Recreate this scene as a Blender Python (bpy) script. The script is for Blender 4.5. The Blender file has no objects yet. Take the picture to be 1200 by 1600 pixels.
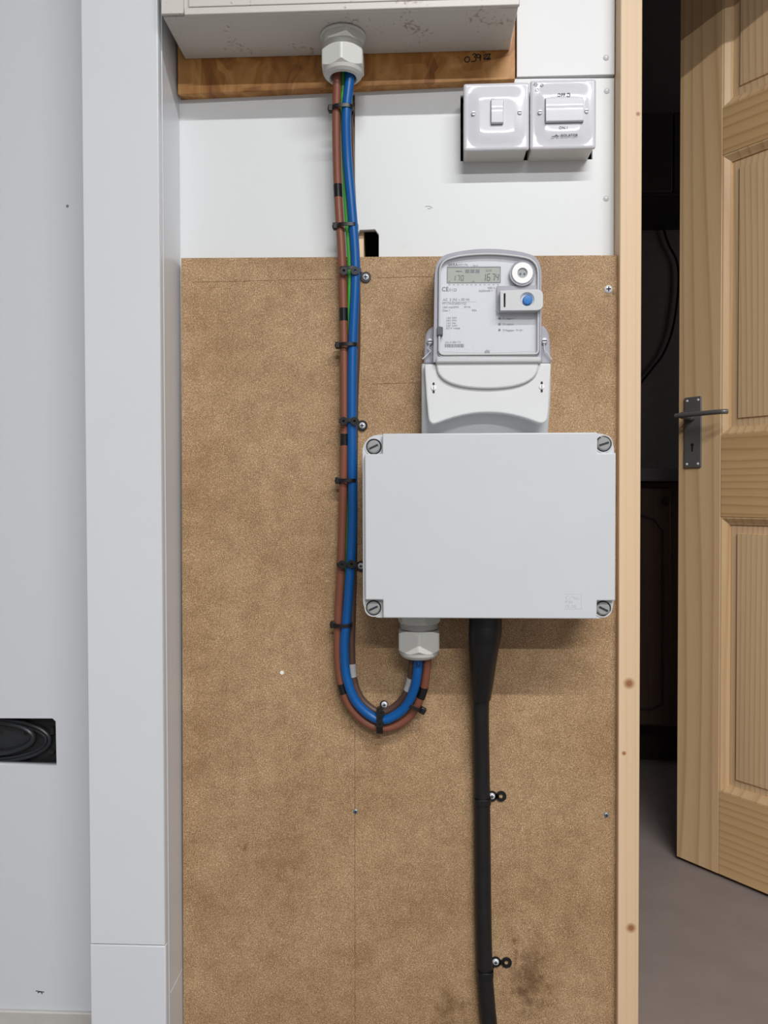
import bpy, bmesh, math, random
from mathutils import Vector, Matrix
random.seed(7)
S = bpy.context.scene
# ------------------------------------------------------------------ camera
FPX, D, H = 1202.0, 1.14, 0.82
YAW, PITCH, ROLL = 2.5, 1.1, 0.15
CAM = Vector((0, -D, H))
RM = (Matrix.Rotation(math.radians(YAW), 3, 'Z') @ Matrix.Rotation(math.radians(90-PITCH), 3, 'X')
      @ Matrix.Rotation(math.radians(-ROLL), 3, 'Z'))
cd = bpy.data.cameras.new('camera'); cam = bpy.data.objects.new('camera', cd)
S.collection.objects.link(cam); S.camera = cam
cam.location = CAM; cam.rotation_euler = RM.to_euler()
cd.sensor_fit = 'VERTICAL'; cd.sensor_height = 24; cd.lens = 24*FPX/1600; cd.clip_start = .01
# ------------------------------------------------------------------ world, lights, exposure
w = bpy.data.worlds.new('world'); S.world = w; w.use_nodes = True
w.node_tree.nodes['Background'].inputs[0].default_value = (.8, .87, 1, 1)
w.node_tree.nodes['Background'].inputs[1].default_value = .02
S.view_settings.view_transform = 'Standard'; S.view_settings.look = 'None'
S.view_settings.gamma = 1; S.view_settings.use_curve_mapping = False
S.view_settings.exposure = 0.09
def area(name, loc, sx, sy, power, col=(1, .97, .92)):
    l = bpy.data.lights.new(name, 'AREA'); l.shape = 'RECTANGLE'; l.size = sx; l.size_y = sy
    l.energy = power; l.color = col
    o = bpy.data.objects.new(name, l); S.collection.objects.link(o); o.location = loc
    return o
CEIL = 3.28
area('ceiling_tube_near', (.80, -2.05, 2.75), 1.9, .05, 78, (1, .99, .975))
area('ceiling_tube_far', (.80, -4.92, 3.2), 1.9, .06, 205, (1, .99, .975))

kl = area('kitchen_fill_light', (2.2, 1.0, 1.6), 1.0, .6, 2.3, (.9, .93, 1)); kl.rotation_euler = (0, math.radians(90), 0)  # unseen fill lamp added to lift the dark kitchen; there is no window
def U(px, py, y):            # point on the plane y seen at a photo pixel
    d = RM @ Vector(((px-600)/FPX, -(py-800)/FPX, -1)); return CAM + d*((y-CAM.y)/d.y)
def lin(c): return tuple((v/255/12.92 if v/255 <= .04045 else ((v/255+.055)/1.055)**2.4) for v in c)+(1,)
# ------------------------------------------------------------------ materials
def mat(name, col, rough=.5, metal=0, spec=.5, noise=0, nscale=30, bump=0, bscale=200, trans=0, alpha=1, ior=1.45, coat=0):
    m = bpy.data.materials.new(name); m.use_nodes = True; n = m.node_tree.nodes; L = m.node_tree.links
    b = n['Principled BSDF']; c = lin(col)
    b.inputs['Base Color'].default_value = c; b.inputs['Roughness'].default_value = rough
    b.inputs['Metallic'].default_value = metal; b.inputs['Specular IOR Level'].default_value = spec
    b.inputs['IOR'].default_value = ior; b.inputs['Coat Weight'].default_value = coat
    if trans: b.inputs['Transmission Weight'].default_value = trans
    if alpha < 1: b.inputs['Alpha'].default_value = alpha
    t = n.new('ShaderNodeTexCoord')
    if noise:
        x = n.new('ShaderNodeTexNoise'); x.inputs['Scale'].default_value = nscale; x.inputs['Detail'].default_value = 5
        L.new(t.outputs['Object'], x.inputs['Vector'])
        r = n.new('ShaderNodeMapRange'); r.inputs['From Min'].default_value = .3; r.inputs['From Max'].default_value = .7
        r.inputs['To Min'].default_value = 1-noise; r.inputs['To Max'].default_value = 1+noise
        L.new(x.outputs['Fac'], r.inputs['Value'])
        v = n.new('ShaderNodeVectorMath'); v.operation = 'SCALE'; v.inputs[0].default_value = c[:3]
        L.new(r.outputs['Result'], v.inputs['Scale']); L.new(v.outputs[0], b.inputs['Base Color'])
    if bump:
        x = n.new('ShaderNodeTexNoise'); x.inputs['Scale'].default_value = bscale; L.new(t.outputs['Object'], x.inputs['Vector'])
        q = n.new('ShaderNodeBump'); q.inputs['Strength'].default_value = bump; q.inputs['Distance'].default_value = .001
        L.new(x.outputs['Fac'], q.inputs['Height']); L.new(q.outputs[0], b.inputs['Normal'])
    return m
def wood(name, c1, c2, c3, axis='Z', bands=26, rough=.45, stretch=.05, offset=(0, 0, 0), wav=1.0, fine=.35, knots=None, streak=.4):
    m = bpy.data.materials.new(name); m.use_nodes = True; n = m.node_tree.nodes; L = m.node_tree.links
    b = n['Principled BSDF']; b.inputs['Roughness'].default_value = rough
    t = n.new('ShaderNodeTexCoord'); mp = n.new('ShaderNodeMapping'); L.new(t.outputs['Object'], mp.inputs['Vector'])
    mp.inputs['Location'].default_value = offset
    mp.inputs['Scale'].default_value = {'Z': (1, 1, stretch), 'X': (stretch, 1, 1), 'Y': (1, stretch, 1)}[axis]
    lo = n.new('ShaderNodeTexNoise'); lo.inputs['Scale'].default_value = 5.5; lo.inputs['Detail'].default_value = 1.5; L.new(mp.outputs[0], lo.inputs['Vector'])
    xyz = n.new('ShaderNodeSeparateXYZ'); L.new(t.outputs['Object'], xyz.inputs[0])
    ac = n.new('ShaderNodeMath'); ac.operation = 'MULTIPLY'; ac.inputs[1].default_value = bands; L.new(xyz.outputs['X' if axis == 'Z' else 'Z'], ac.inputs[0])
    ad = n.new('ShaderNodeMath'); ad.operation = 'MULTIPLY_ADD'; ad.inputs[1].default_value = 9*wav; L.new(lo.outputs['Fac'], ad.inputs[0]); L.new(ac.outputs[0], ad.inputs[2])
    fr = n.new('ShaderNodeMath'); fr.operation = 'FRACT'; L.new(ad.outputs[0], fr.inputs[0])
    cv = n.new('ShaderNodeValToRGB'); ce = cv.color_ramp.elements; ce[0].position = 0; ce[0].color = (.15, .15, .15, 1); ce[1].position = 1; ce[1].color = (.15, .15, .15, 1)
    for p_, v_ in ((.45, .3), (.72, .62), (.84, 1), (.92, .7)): ce.new(p_).color = (v_, v_, v_, 1)
    L.new(fr.outputs[0], cv.inputs[0])
    wv = cv
    nz = n.new('ShaderNodeTexNoise'); nz.inputs['Scale'].default_value = 260; nz.inputs['Detail'].default_value = 6; L.new(mp.outputs[0], nz.inputs['Vector'])
    n2 = n.new('ShaderNodeTexNoise'); n2.inputs['Scale'].default_value = 9; L.new(mp.outputs[0], n2.inputs['Vector'])
    cr = n.new('ShaderNodeValToRGB'); e = cr.color_ramp.elements
    e[0].position = 0; e[0].color = lin(c1); e[1].position = 1; e[1].color = lin(c2)
    e.new(.55).color = lin([(a+b_)/2+2 for a, b_ in zip(c1, c2)])
    mm = n.new('ShaderNodeMix'); mm.data_type = 'FLOAT'; mm.inputs[0].default_value = fine
    L.new(wv.outputs['Color'], mm.inputs[2]); L.new(nz.outputs['Fac'], mm.inputs[3]); L.new(mm.outputs[0], cr.inputs[0])
    mx = n.new('ShaderNodeMix'); mx.data_type = 'RGBA'; mx.inputs[7].default_value = lin(c3)
    r = n.new('ShaderNodeMapRange'); r.inputs['From Min'].default_value = .45; r.inputs['From Max'].default_value = .75; r.inputs['To Max'].default_value = streak
    L.new(n2.outputs['Fac'], r.inputs['Value']); L.new(r.outputs[0], mx.inputs[0]); L.new(cr.outputs[0], mx.inputs[6])
    out = mx.outputs[2]
    for (kx, ky, kz, kr) in (knots or []):
        vm = n.new('ShaderNodeVectorMath'); vm.operation = 'DISTANCE'; vm.inputs[1].default_value = (kx, ky, kz); L.new(t.outputs['Object'], vm.inputs[0])
        rr = n.new('ShaderNodeMapRange'); rr.inputs['From Min'].default_value = kr; rr.inputs['From Max'].default_value = kr*.35
        L.new(vm.outputs['Value'], rr.inputs['Value'])
        k = n.new('ShaderNodeMix'); k.data_type = 'RGBA'; k.inputs[7].default_value = lin((150, 100, 62))
        L.new(rr.outputs[0], k.inputs[0]); L.new(out, k.inputs[6]); out = k.outputs[2]
    L.new(out, b.inputs['Base Color'])
    return m
def chipboard(name, stains):
    m = bpy.data.materials.new(name); m.use_nodes = True; n = m.node_tree.nodes; L = m.node_tree.links
    b = n['Principled BSDF']; b.inputs['Roughness'].default_value = .6; b.inputs['Specular IOR Level'].default_value = .3
    t = n.new('ShaderNodeTexCoord')
    def nz(sc, det=4, rough=.6):
        x = n.new('ShaderNodeTexNoise'); x.inputs['Scale'].default_value = sc; x.inputs['Detail'].default_value = det
        x.inputs['Roughness'].default_value = rough; L.new(t.outputs['Object'], x.inputs['Vector']); return x.outputs['Fac']
    def ramp(f, stops):
        cr = n.new('ShaderNodeValToRGB'); e = cr.color_ramp.elements
        e[0].position, e[0].color = stops[0][0], lin(stops[0][1]); e[1].position, e[1].color = stops[-1][0], lin(stops[-1][1])
        for p, c in stops[1:-1]: e.new(p).color = lin(c)
        L.new(f, cr.inputs[0]); return cr.outputs[0]
    def mix(f, a, bb, blend='MIX'):
        k = n.new('ShaderNodeMix'); k.data_type = 'RGBA'; k.blend_type = blend
        if isinstance(f, float): k.inputs[0].default_value = f
        else: L.new(f, k.inputs[0])
        for i, v in ((6, a), (7, bb)):
            if isinstance(v, tuple): k.inputs[i].default_value = v
            else: L.new(v, k.inputs[i])
        return k.outputs[2]
    base = ramp(nz(620, 3), [(.28, (122, 92, 62)), (.5, (177, 146, 111)), (.62, (200, 170, 134)), (.72, (242, 220, 188))])
    blot = ramp(nz(38, 5, .7), [(.3, (226, 221, 214)), (.55, (246, 245, 243)), (.72, (255, 255, 255))])
    c = mix(1.0, base, blot, 'MULTIPLY')
    big = ramp(nz(7, 4, .6), [(.35, (236, 231, 224)), (.6, (255, 255, 255))])
    c = mix(1.0, c, big, 'MULTIPLY')
    warp = nz(60, 4)
    for (x, z, rx, rz, col, st) in stains:
        mp = n.new('ShaderNodeMapping'); mp.vector_type = 'POINT'
        mp.inputs['Location'].default_value = (-x/rx, 0, -z/rz); mp.inputs['Scale'].default_value = (1/rx, 0, 1/rz)
        L.new(t.outputs['Object'], mp.inputs['Vector'])
        ln = n.new('ShaderNodeVectorMath'); ln.operation = 'LENGTH'; L.new(mp.outputs[0], ln.inputs[0])
        ad = n.new('ShaderNodeMath'); ad.operation = 'MULTIPLY_ADD'; ad.inputs[1].default_value = 3.2 if rx > .003 else .6
        L.new(warp, ad.inputs[0]); L.new(ln.outputs['Value'], ad.inputs[2])
        rr = n.new('ShaderNodeMapRange'); hi = 2.75 if rx > .003 else 1.4
        rr.inputs['From Min'].default_value = hi; rr.inputs['From Max'].default_value = hi-1.3; rr.inputs['To Max'].default_value = st
        L.new(ad.outputs[0], rr.inputs['Value']); c = mix(rr.outputs[0], c, lin(col))
    L.new(c, b.inputs['Base Color'])
    q = n.new('ShaderNodeBump'); q.inputs['Strength'].default_value = .25; q.inputs['Distance'].default_value = .0006
    L.new(nz(500, 3), q.inputs['Height']); L.new(q.outputs[0], b.inputs['Normal'])
    return m
def osb(name):
    m = bpy.data.materials.new(name); m.use_nodes = True; n = m.node_tree.nodes; L = m.node_tree.links
    b = n['Principled BSDF']; b.inputs['Roughness'].default_value = .5
    t = n.new('ShaderNodeTexCoord'); mp = n.new('ShaderNodeMapping'); mp.inputs['Rotation'].default_value = (0, .7, 0); mp.inputs['Scale'].default_value = (1, 1, .55)
    L.new(t.outputs['Object'], mp.inputs['Vector'])
    v = n.new('ShaderNodeTexVoronoi'); v.inputs['Scale'].default_value = 30; v.inputs['Randomness'].default_value = 1; L.new(mp.outputs[0], v.inputs['Vector'])
    nz = n.new('ShaderNodeTexNoise'); nz.inputs['Scale'].default_value = 24; nz.inputs['Detail'].default_value = 7; nz.inputs['Distortion'].default_value = 2.5; L.new(mp.outputs[0], nz.inputs['Vector'])
    mm = n.new('ShaderNodeMix'); mm.data_type = 'FLOAT'; mm.inputs[0].default_value = .78
    sp = n.new('ShaderNodeSeparateColor'); L.new(v.outputs['Color'], sp.inputs[0]); L.new(sp.outputs[0], mm.inputs[2]); L.new(nz.outputs['Fac'], mm.inputs[3])
    cr = n.new('ShaderNodeValToRGB'); e = cr.color_ramp.elements
    e[0].position = .25; e[0].color = lin((122, 70, 26)); e[1].position = .75; e[1].color = lin((212, 160, 96)); e.new(.5).color = lin((176, 120, 58))
    L.new(mm.outputs[0], cr.inputs[0]); L.new(cr.outputs[0], b.inputs['Base Color'])
    return m
def dirty(name, col, dirt, amount, scale=28, rough=.45):
    m = mat(name, col, rough); n = m.node_tree.nodes; L = m.node_tree.links; b = n['Principled BSDF']
    t = n.new('ShaderNodeTexCoord'); x = n.new('ShaderNodeTexNoise'); x.inputs['Scale'].default_value = scale*5; x.inputs['Detail'].default_value = 8
    y = n.new('ShaderNodeTexNoise'); y.inputs['Scale'].default_value = scale*.45; y.inputs['Detail'].default_value = 2
    for q in (x, y): L.new(t.outputs['Object'], q.inputs['Vector'])
    a = n.new('ShaderNodeMath'); a.operation = 'MULTIPLY'; L.new(x.outputs['Fac'], a.inputs[0]); L.new(y.outputs['Fac'], a.inputs[1])
    r = n.new('ShaderNodeMapRange'); r.inputs['From Min'].default_value = .345; r.inputs['From Max'].default_value = .42; r.inputs['To Max'].default_value = amount
    L.new(a.outputs[0], r.inputs['Value'])
    k = n.new('ShaderNodeMix'); k.data_type = 'RGBA'; k.inputs[6].default_value = lin(col); k.inputs[7].default_value = lin(dirt)
    L.new(r.outputs[0], k.inputs[0]); L.new(k.outputs[2], b.inputs['Base Color'])
    return m
M = {}
M['white'] = dirty('white_sheet', (216, 219, 221), (202, 203, 202), .22, 7, .42)
M['whiteL'] = dirty('white_panel', (206, 209, 214), (194, 195, 196), .2, 5, .4)
M['upvc'] = mat('white_trunking_plastic', (213, 216, 221), .28, noise=.01, nscale=8)
M['edge'] = mat('cut_edge', (120, 105, 92), .8, noise=.1)
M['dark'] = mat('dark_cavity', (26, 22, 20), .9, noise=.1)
M['beige'] = dirty('beige_steel', (204, 200, 194), (128, 104, 80), .6, 34, .38)
M['gland'] = mat('gland_plastic', (205, 206, 202), .4, noise=.02)
M['box'] = mat('grey_box_plastic', (202, 205, 209), .33, noise=.012, nscale=12, coat=.1)
M['boxscrew'] = mat('grey_screw_plastic', (150, 152, 150), .35, noise=.03)
M['switch'] = mat('switch_plastic', (212, 213, 219), .14, spec=.6, coat=.6, noise=.003)
M['switchb'] = mat('pattress_plastic', (208, 206, 200), .3, noise=.01)
M['brown'] = mat('brown_insulation', (126, 76, 58), .38, noise=.03, nscale=40)
M['brown2'] = mat('dull_brown_insulation', (82, 60, 52), .45, noise=.03, nscale=40)
M['blue'] = mat('blue_insulation', (4, 84, 152), .33, noise=.02, nscale=40)
M['green'] = mat('green_insulation', (76, 182, 72), .35, noise=.03, nscale=40)
M['black'] = mat('black_plastic', (20, 20, 22), .38, noise=.05)
M['tape'] = mat('black_tape', (24, 22, 24), .25, noise=.03)
M['wtape'] = mat('white_tape', (176, 176, 180), .35, noise=.02)
M['sheath'] = mat('black_cable_sheath', (24, 23, 24), .42, noise=.25, nscale=45, bump=.15)
M['zinc'] = mat('zinc_screw', (212, 214, 220), .35, metal=.12, noise=.02)
M['zincd'] = mat('dull_screw', (130, 145, 150), .35, metal=.4, noise=.05)
M['recess'] = mat('screw_recess', (38, 44, 56), .6, noise=.02)
M['ink'] = mat('black_ink', (22, 24, 34), .6, noise=.02)
M['grey_ink'] = mat('grey_ink', (92, 96, 104), .6, noise=.02)
M['light_ink'] = mat('light_grey_ink', (126, 129, 135), .6, noise=.02)
M['emboss'] = mat('embossed_plastic', (196, 199, 203), .35, noise=.01)
M['meter'] = mat('meter_white_plastic', (214, 216, 217), .35, noise=.01)
M['meterg'] = mat('meter_grey_plastic', (196, 198, 200), .35, noise=.01)
M['label'] = mat('meter_label', (208, 213, 220), .3, noise=.01)
M['rimline'] = mat('dark_rim', (112, 113, 122), .25, noise=.02)
M['lcd'] = mat('liquid_crystal', (140, 152, 136), .25, noise=.02)
M['glass'] = mat('clear_cover', (240, 240, 245), .05, alpha=.10)
M['smoke'] = mat('smoky_clear_plastic', (168, 168, 178), .12, noise=.04, nscale=60, coat=.5)
M['dial'] = mat('white_dial', (240, 240, 240), .4, noise=.005)
M['dialg'] = mat('grey_dial', (150, 152, 155), .4, noise=.01)
M['button'] = mat('blue_button', (22, 112, 190), .25, noise=.01)
M['socket'] = mat('black_fitting_plastic', (38, 40, 43), .3, noise=.1, nscale=40)
M['socketb'] = mat('black_fitting_matt', (24, 25, 27), .45, noise=.1, nscale=60)
M['handle'] = mat('brushed_dark_nickel', (122, 121, 120), .34, metal=.45, noise=.03)
M['floor'] = mat('taupe_floor', (136, 125, 121), .55, noise=.06, nscale=14, bump=.05)
M['concrete'] = mat('dark_concrete', (122, 118, 114), .8, noise=.08, nscale=10)
M['ceil'] = mat('ceiling_paint', (140, 140, 140), .8, noise=.01)
M['room'] = mat('room_paint', (140, 141, 144), .8, noise=.01)
M['kwall'] = mat('kitchen_wall', (120, 112, 108), .8, noise=.06)
M['kdark'] = mat('kitchen_dark', (60, 54, 50), .6, noise=.08)
M['kcab'] = wood('dark_cabinet_wood', (110, 90, 80), (92, 74, 66), (76, 60, 54), 'Z', 14)
M['ktop'] = mat('grey_worktop', (112, 112, 120), .4, noise=.06)
M['base'] = mat('baseboard_paint', (186, 184, 180), .5, noise=.05, nscale=50)
M['pencil'] = mat('pencil_line', (112, 82, 56), .8, noise=.1)
M['osb'] = osb('strand_board')
PA, PB, PC = (226, 197, 156), (196, 158, 112), (190, 154, 110)
M['pineZ'] = wood('pine_vertical', PA, (190, 150, 106), PC, 'Z', 34, .38, .06, wav=.8, fine=.35)
M['pineZ2'] = wood('pine_panel', (230, 202, 164), (196, 158, 114), PC, 'Z', 75, .38, .05, offset=(.3, .1, 0), wav=.9, fine=.35)
M['pineX'] = wood('pine_horizontal', (218, 184, 138), (180, 140, 92), (180, 142, 96), 'X', 60, .38, .08, wav=.9, fine=.3)
k1 = U(983, 1068, -.03); k2 = U(986, 1450, -.03); k3 = U(997, 178, -.03); k4 = U(975, 1177, -.03)
M['post'] = wood('planed_softwood', (222, 196, 164), (208, 178, 142), (205, 172, 134), 'Z', 90, .5, .03, wav=.6, fine=.5, streak=.6,
                 knots=[(k1.x, k1.y, k1.z, .0095), (k2.x, k2.y, k2.z, .0085), (k3.x, k3.y, k3.z, .004), (k4.x, k4.y, k4.z, .004)])
st = []
for px, py, rx, rz, col, s in ((826, 1530, .030, .060, (78, 48, 26), .75), (803, 1472, .004, .007, (96, 60, 34), .8), (806, 1500, .004, .016, (110, 64, 38), .7),
        (812, 1545, .005, .006, (78, 50, 32), .8), (383, 1326, .007, .007, (88, 58, 34), .7), (703, 1578, .026, .034, (92, 62, 34), .7),
        (440, 1350, .034, .034, (112, 80, 50), .4), (948, 462, .007, .004, (84, 54, 40), .7), (958, 458, .004, .004, (84, 54, 40), .7), (640, 950, .12, .03, (150, 112, 76), .15),
        (645, 508, .005, .004, (120, 86, 56), .5), (560, 1215, .012, .003, (116, 84, 56), .45), (645, 592, .003, .003, (60, 40, 30), .6)):
    p = U(px, py, -.018); st.append((p.x, p.z, rx, rz, col, s))
M['chip'] = chipboard('chipboard', st)

# ------------------------------------------------------------------ mesh helpers
def rootof(o):
    while o.parent: o = o.parent
    return o
def obj(name, bm, m, parent=None, bev=0, smooth=True, ang=35, local=False, seg=2):
    if parent is not None and not local:
        off = rootof(parent).location
        if off.length: bmesh.ops.translate(bm, vec=-off, verts=bm.verts)
    bmesh.ops.recalc_face_normals(bm, faces=bm.faces)
    me = bpy.data.meshes.new(name)
    if smooth:
        for f in bm.faces: f.smooth = True
        for e in bm.edges:
            if len(e.link_faces) == 2 and e.calc_face_angle(0) > math.radians(ang): e.smooth = False
    bm.to_mesh(me); bm.free()
    o = bpy.data.objects.new(name, me); S.collection.objects.link(o)
    for k in (m if isinstance(m, list) else [m]): me.materials.append(M[k])
    if parent is not None: o.parent = parent
    if bev:
        b = o.modifiers.new('bevel', 'BEVEL'); b.width = bev; b.segments = seg; b.limit_method = 'ANGLE'; b.angle_limit = math.radians(40)
        b.harden_normals = False
    return o
def thing(name, label, cat, loc=(0, 0, 0), group=None):
    o = bpy.data.objects.new(name, None); S.collection.objects.link(o); o.location = loc; o.empty_display_size = .02
    o['label'] = label; o['category'] = cat
    if group: o['group'] = group
    return o
def tag(o, label, cat, group=None):
    o['label'] = label; o['category'] = cat
    if group: o['group'] = group
    return o
def struct(name, bm, m, **k):
    o = obj(name, bm, m, **k); o['kind'] = 'structure'; return o
def box(bm, a, b):
    x0, y0, z0 = a; x1, y1, z1 = b
    v = [bm.verts.new(p) for p in ((x0, y0, z0), (x1, y0, z0), (x1, y1, z0), (x0, y1, z0), (x0, y0, z1), (x1, y0, z1), (x1, y1, z1), (x0, y1, z1))]
    for f in ((0, 1, 5, 4), (1, 2, 6, 5), (2, 3, 7, 6), (3, 0, 4, 7), (4, 5, 6, 7), (3, 2, 1, 0)): bm.faces.new([v[i] for i in f])
    return bm
def BX(a, b): return box(bmesh.new(), a, b)
def prism(poly, y0, y1, bm=None, taper=None):      # polygon in x,z extruded along y; taper = scale of y0 face
    bm = bm or bmesh.new()
    cx = sum(p[0] for p in poly)/len(poly); cz = sum(p[1] for p in poly)/len(poly)
    t = taper or 1
    A = [bm.verts.new((cx+(x-cx)*t, y0, cz+(z-cz)*t)) for x, z in poly]; B = [bm.verts.new((x, y1, z)) for x, z in poly]
    n = len(poly); bm.faces.new(A); bm.faces.new(B[::-1])
    for i in range(n): bm.faces.new((A[i], A[(i+1) % n], B[(i+1) % n], B[i]))
    return bm
def PX(pts, y):              # photo pixels to x,z on a plane
    return [(U(a, b, y).x, U(a, b, y).z) for a, b in pts]
def holed(outer, holes, y0, y1, bm=None):         # polygon with holes in x,z, thickness y0..y1
    cu = bpy.data.curves.new('tmp', 'CURVE'); cu.dimensions = '2D'; cu.fill_mode = 'BOTH'; cu.extrude = abs(y1-y0)/2
    for pl in [outer]+holes:
        s = cu.splines.new('POLY'); s.points.add(len(pl)-1); s.use_cyclic_u = True
        for p, q in zip(s.points, pl): p.co = (q[0], q[1], 0, 1)
    o = bpy.data.objects.new('tmp', cu); S.collection.objects.link(o)
    me = bpy.data.meshes.new_from_object(o.evaluated_get(bpy.context.evaluated_depsgraph_get()))
    bpy.data.objects.remove(o); bpy.data.curves.remove(cu)
    b2 = bmesh.new(); b2.from_mesh(me); bpy.data.meshes.remove(me)
    bmesh.ops.remove_doubles(b2, verts=b2.verts, dist=1e-6)
    bmesh.ops.dissolve_limit(b2, angle_limit=.01, verts=b2.verts, edges=b2.edges)
    for v in b2.verts: v.co = Vector((v.co.x, (y0+y1)/2-v.co.z, v.co.y))
    return b2
def rrect(x0, z0, x1, z1, r, n=6):
    out = []
    for cx, cz, a0 in ((x1-r, z1-r, 0), (x0+r, z1-r, 90), (x0+r, z0+r, 180), (x1-r, z0+r, 270)):
        for i in range(n+1):
            a = math.radians(a0+90*i/n); out.append((cx+r*math.cos(a), cz+r*math.sin(a)))
    return out
def circ(cx, cz, r, n=32, rz=None): return [(cx+r*math.cos(2*math.pi*i/n), cz+(rz or r)*math.sin(2*math.pi*i/n)) for i in range(n)]
def spline(pts, step=8):
    P = [Vector(p) for p in pts]; P = [P[0]*2-P[1]]+P+[P[-1]*2-P[-2]]; out = []
    for i in range(1, len(P)-2):
        a, b, c, d = P[i-1:i+3]
        for k in range(step):
            t = k/step; out.append(.5*((2*b)+(c-a)*t+(2*a-5*b+4*c-d)*t*t+(3*b-a-3*c+d)*t**3))
    out.append(P[-2]); return out
def tube(pts, r, seg=16, bm=None, closed=False, rr=None, flat=None):
    bm = bm or bmesh.new(); n = len(pts); rings = []; up = None
    for i, p in enumerate(pts):
        a = pts[(i-1) % n] if (closed or i) else p; b = pts[(i+1) % n] if (closed or i < n-1) else p
        t = (b-a).normalized()
        if up is None: up = t.orthogonal().normalized()
        up = (up-t*up.dot(t)).normalized(); s = t.cross(up)
        q = rr[i] if rr else r
        rings.append([bm.verts.new(p+(up*math.cos(2*math.pi*k/seg)+s*math.sin(2*math.pi*k/seg))*q) for k in range(seg)])
    for i in range(n if closed else n-1):
        A, B = rings[i], rings[(i+1) % n]
        for k in range(seg): bm.faces.new((A[k], A[(k+1) % seg], B[(k+1) % seg], B[k]))
    if not closed: bm.faces.new(rings[0][::-1]); bm.faces.new(rings[-1])
    return bm
def rev(prof, c, axis='Z', seg=48, bm=None, hexa=None, rot=0):   # profile (r, h); hexa = set of profile indices clipped to a hexagon of that flat radius
    bm = bm or bmesh.new(); c = Vector(c); rings = []
    for i, (r, h) in enumerate(prof):
        ring = []
        for k in range(seg):
            a = 2*math.pi*k/seg; q = r
            if hexa and i in hexa[0]:
                aa = (a+rot) % (math.pi/3)-math.pi/6; q = min(r, hexa[1]/math.cos(aa))
            if axis == 'Z': v = Vector((q*math.cos(a), q*math.sin(a), h))
            elif axis == 'Y': v = Vector((q*math.cos(a), h, q*math.sin(a)))
            else: v = Vector((h, q*math.cos(a), q*math.sin(a)))
            ring.append(bm.verts.new(c+v))
        rings.append(ring)
    for A, B in zip(rings, rings[1:]):
        for k in range(seg): bm.faces.new((A[k], A[(k+1) % seg], B[(k+1) % seg], B[k]))
    loop = prof[0] == prof[-1]
    if prof[0][0] > 1e-6 and not loop: bm.faces.new(rings[0][::-1])
    if prof[-1][0] > 1e-6 and not loop: bm.faces.new(rings[-1])
    bmesh.ops.remove_doubles(bm, verts=bm.verts, dist=1e-7)
    return bm
def text(items, y, bm=None, th=.0003):   # items: (string, px, py of left baseline, cap height px)
    bm = bm or bmesh.new()
    for s, px, py, hp in items:
        cu = bpy.data.curves.new('t', 'FONT'); cu.body = s; cu.resolution_u = 2
        p = U(px, py, y); q = U(px, py-hp, y); cu.size = (q.z-p.z)/.70; cu.extrude = th/2
        o = bpy.data.objects.new('t', cu); S.collection.objects.link(o)
        me = bpy.data.meshes.new_from_object(o.evaluated_get(bpy.context.evaluated_depsgraph_get()))
        bpy.data.objects.remove(o); bpy.data.curves.remove(cu)
        for v in me.vertices: v.co = Vector((p.x+v.co.x, y-v.co.z-th/2, p.z+v.co.y))
        bm.from_mesh(me); bpy.data.meshes.remove(me)
    return bm
def strokes(lines, y, wpx, bm=None, r=None, dy=.0002):     # pen strokes given in photo pixels, as thin round lines on a plane
    bm = bm or bmesh.new(); rad = r or wpx/2*.00093
    for l in lines: 
        P = [U(a, b, y-dy) for a, b in l]
        if len(P) > 2: P = spline(P, 4)
        tube(P, rad, 6, bm)
    return bm

# ------------------------------------------------------------------ setting
X0, X1, YB = -2.4, 2.6, -6.4
struct('floor', BX((X0, YB, -.05), (2.6, -.03, 0)), 'concrete')
struct('floor_kitchen', BX((X0, -.03, -.05), (2.6, 3.2, 0)), 'floor')
struct('ceiling', BX((X0, YB, CEIL), (2.6, 3.2, CEIL+.05)), 'ceil')
struct('wall_front', BX((X0, YB-.08, 0), (X1, YB, CEIL)), 'room')
struct('wall_side_left', BX((X0-.08, YB, 0), (X0, 0.1, CEIL)), 'room')
struct('wall_side_right', BX((X1, YB, 0), (X1+.08, 0.1, CEIL)), 'room')
# the wall that carries everything: dark core with white sheets in front
xp = U(967, 800, -.03).x; xpr = U(1001, 800, -.03).x
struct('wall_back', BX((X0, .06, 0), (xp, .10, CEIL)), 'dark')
hole = PX([(558, 366), (562, 359), (586, 358), (592, 366), (592, 420), (558, 420)], 0)
slit = PX([(550.5, 146), (554.6, 146), (554.6, 285), (553.5, 335), (550.5, 335)], 0)
swh = PX([(719.5, 149), (926, 146), (926, 249), (719.5, 252)], 0)
zt = U(285, 127, 0).z; xs = U(285, 800, 0).x
xt = U(250, 800, -.1).x
top = PX([(720, 124), (967, 122)], 0)
sheet = holed([(xt-.05, 0), (xp-.001, 0), (xp-.001, top[1][1]), (top[0][0], top[0][1]), (xt-.05, top[0][1]+.01)], [hole, slit, swh], 0, .012)
struct('wall_sheet', sheet, 'white', smooth=False)
struct('trim_4', BX((U(540, 400, .02).x, .0125, .6), (U(569, 400, .02).x, .055, 1.42)), 'post')
ztop = U(900, 119.5, 0).z
xo = U(806, 60, 0).x
struct('wall_upper_sheet', BX((xo+.001, -.003, ztop), (xp-.001, .012, CEIL)), 'white', bev=.0006)
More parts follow.
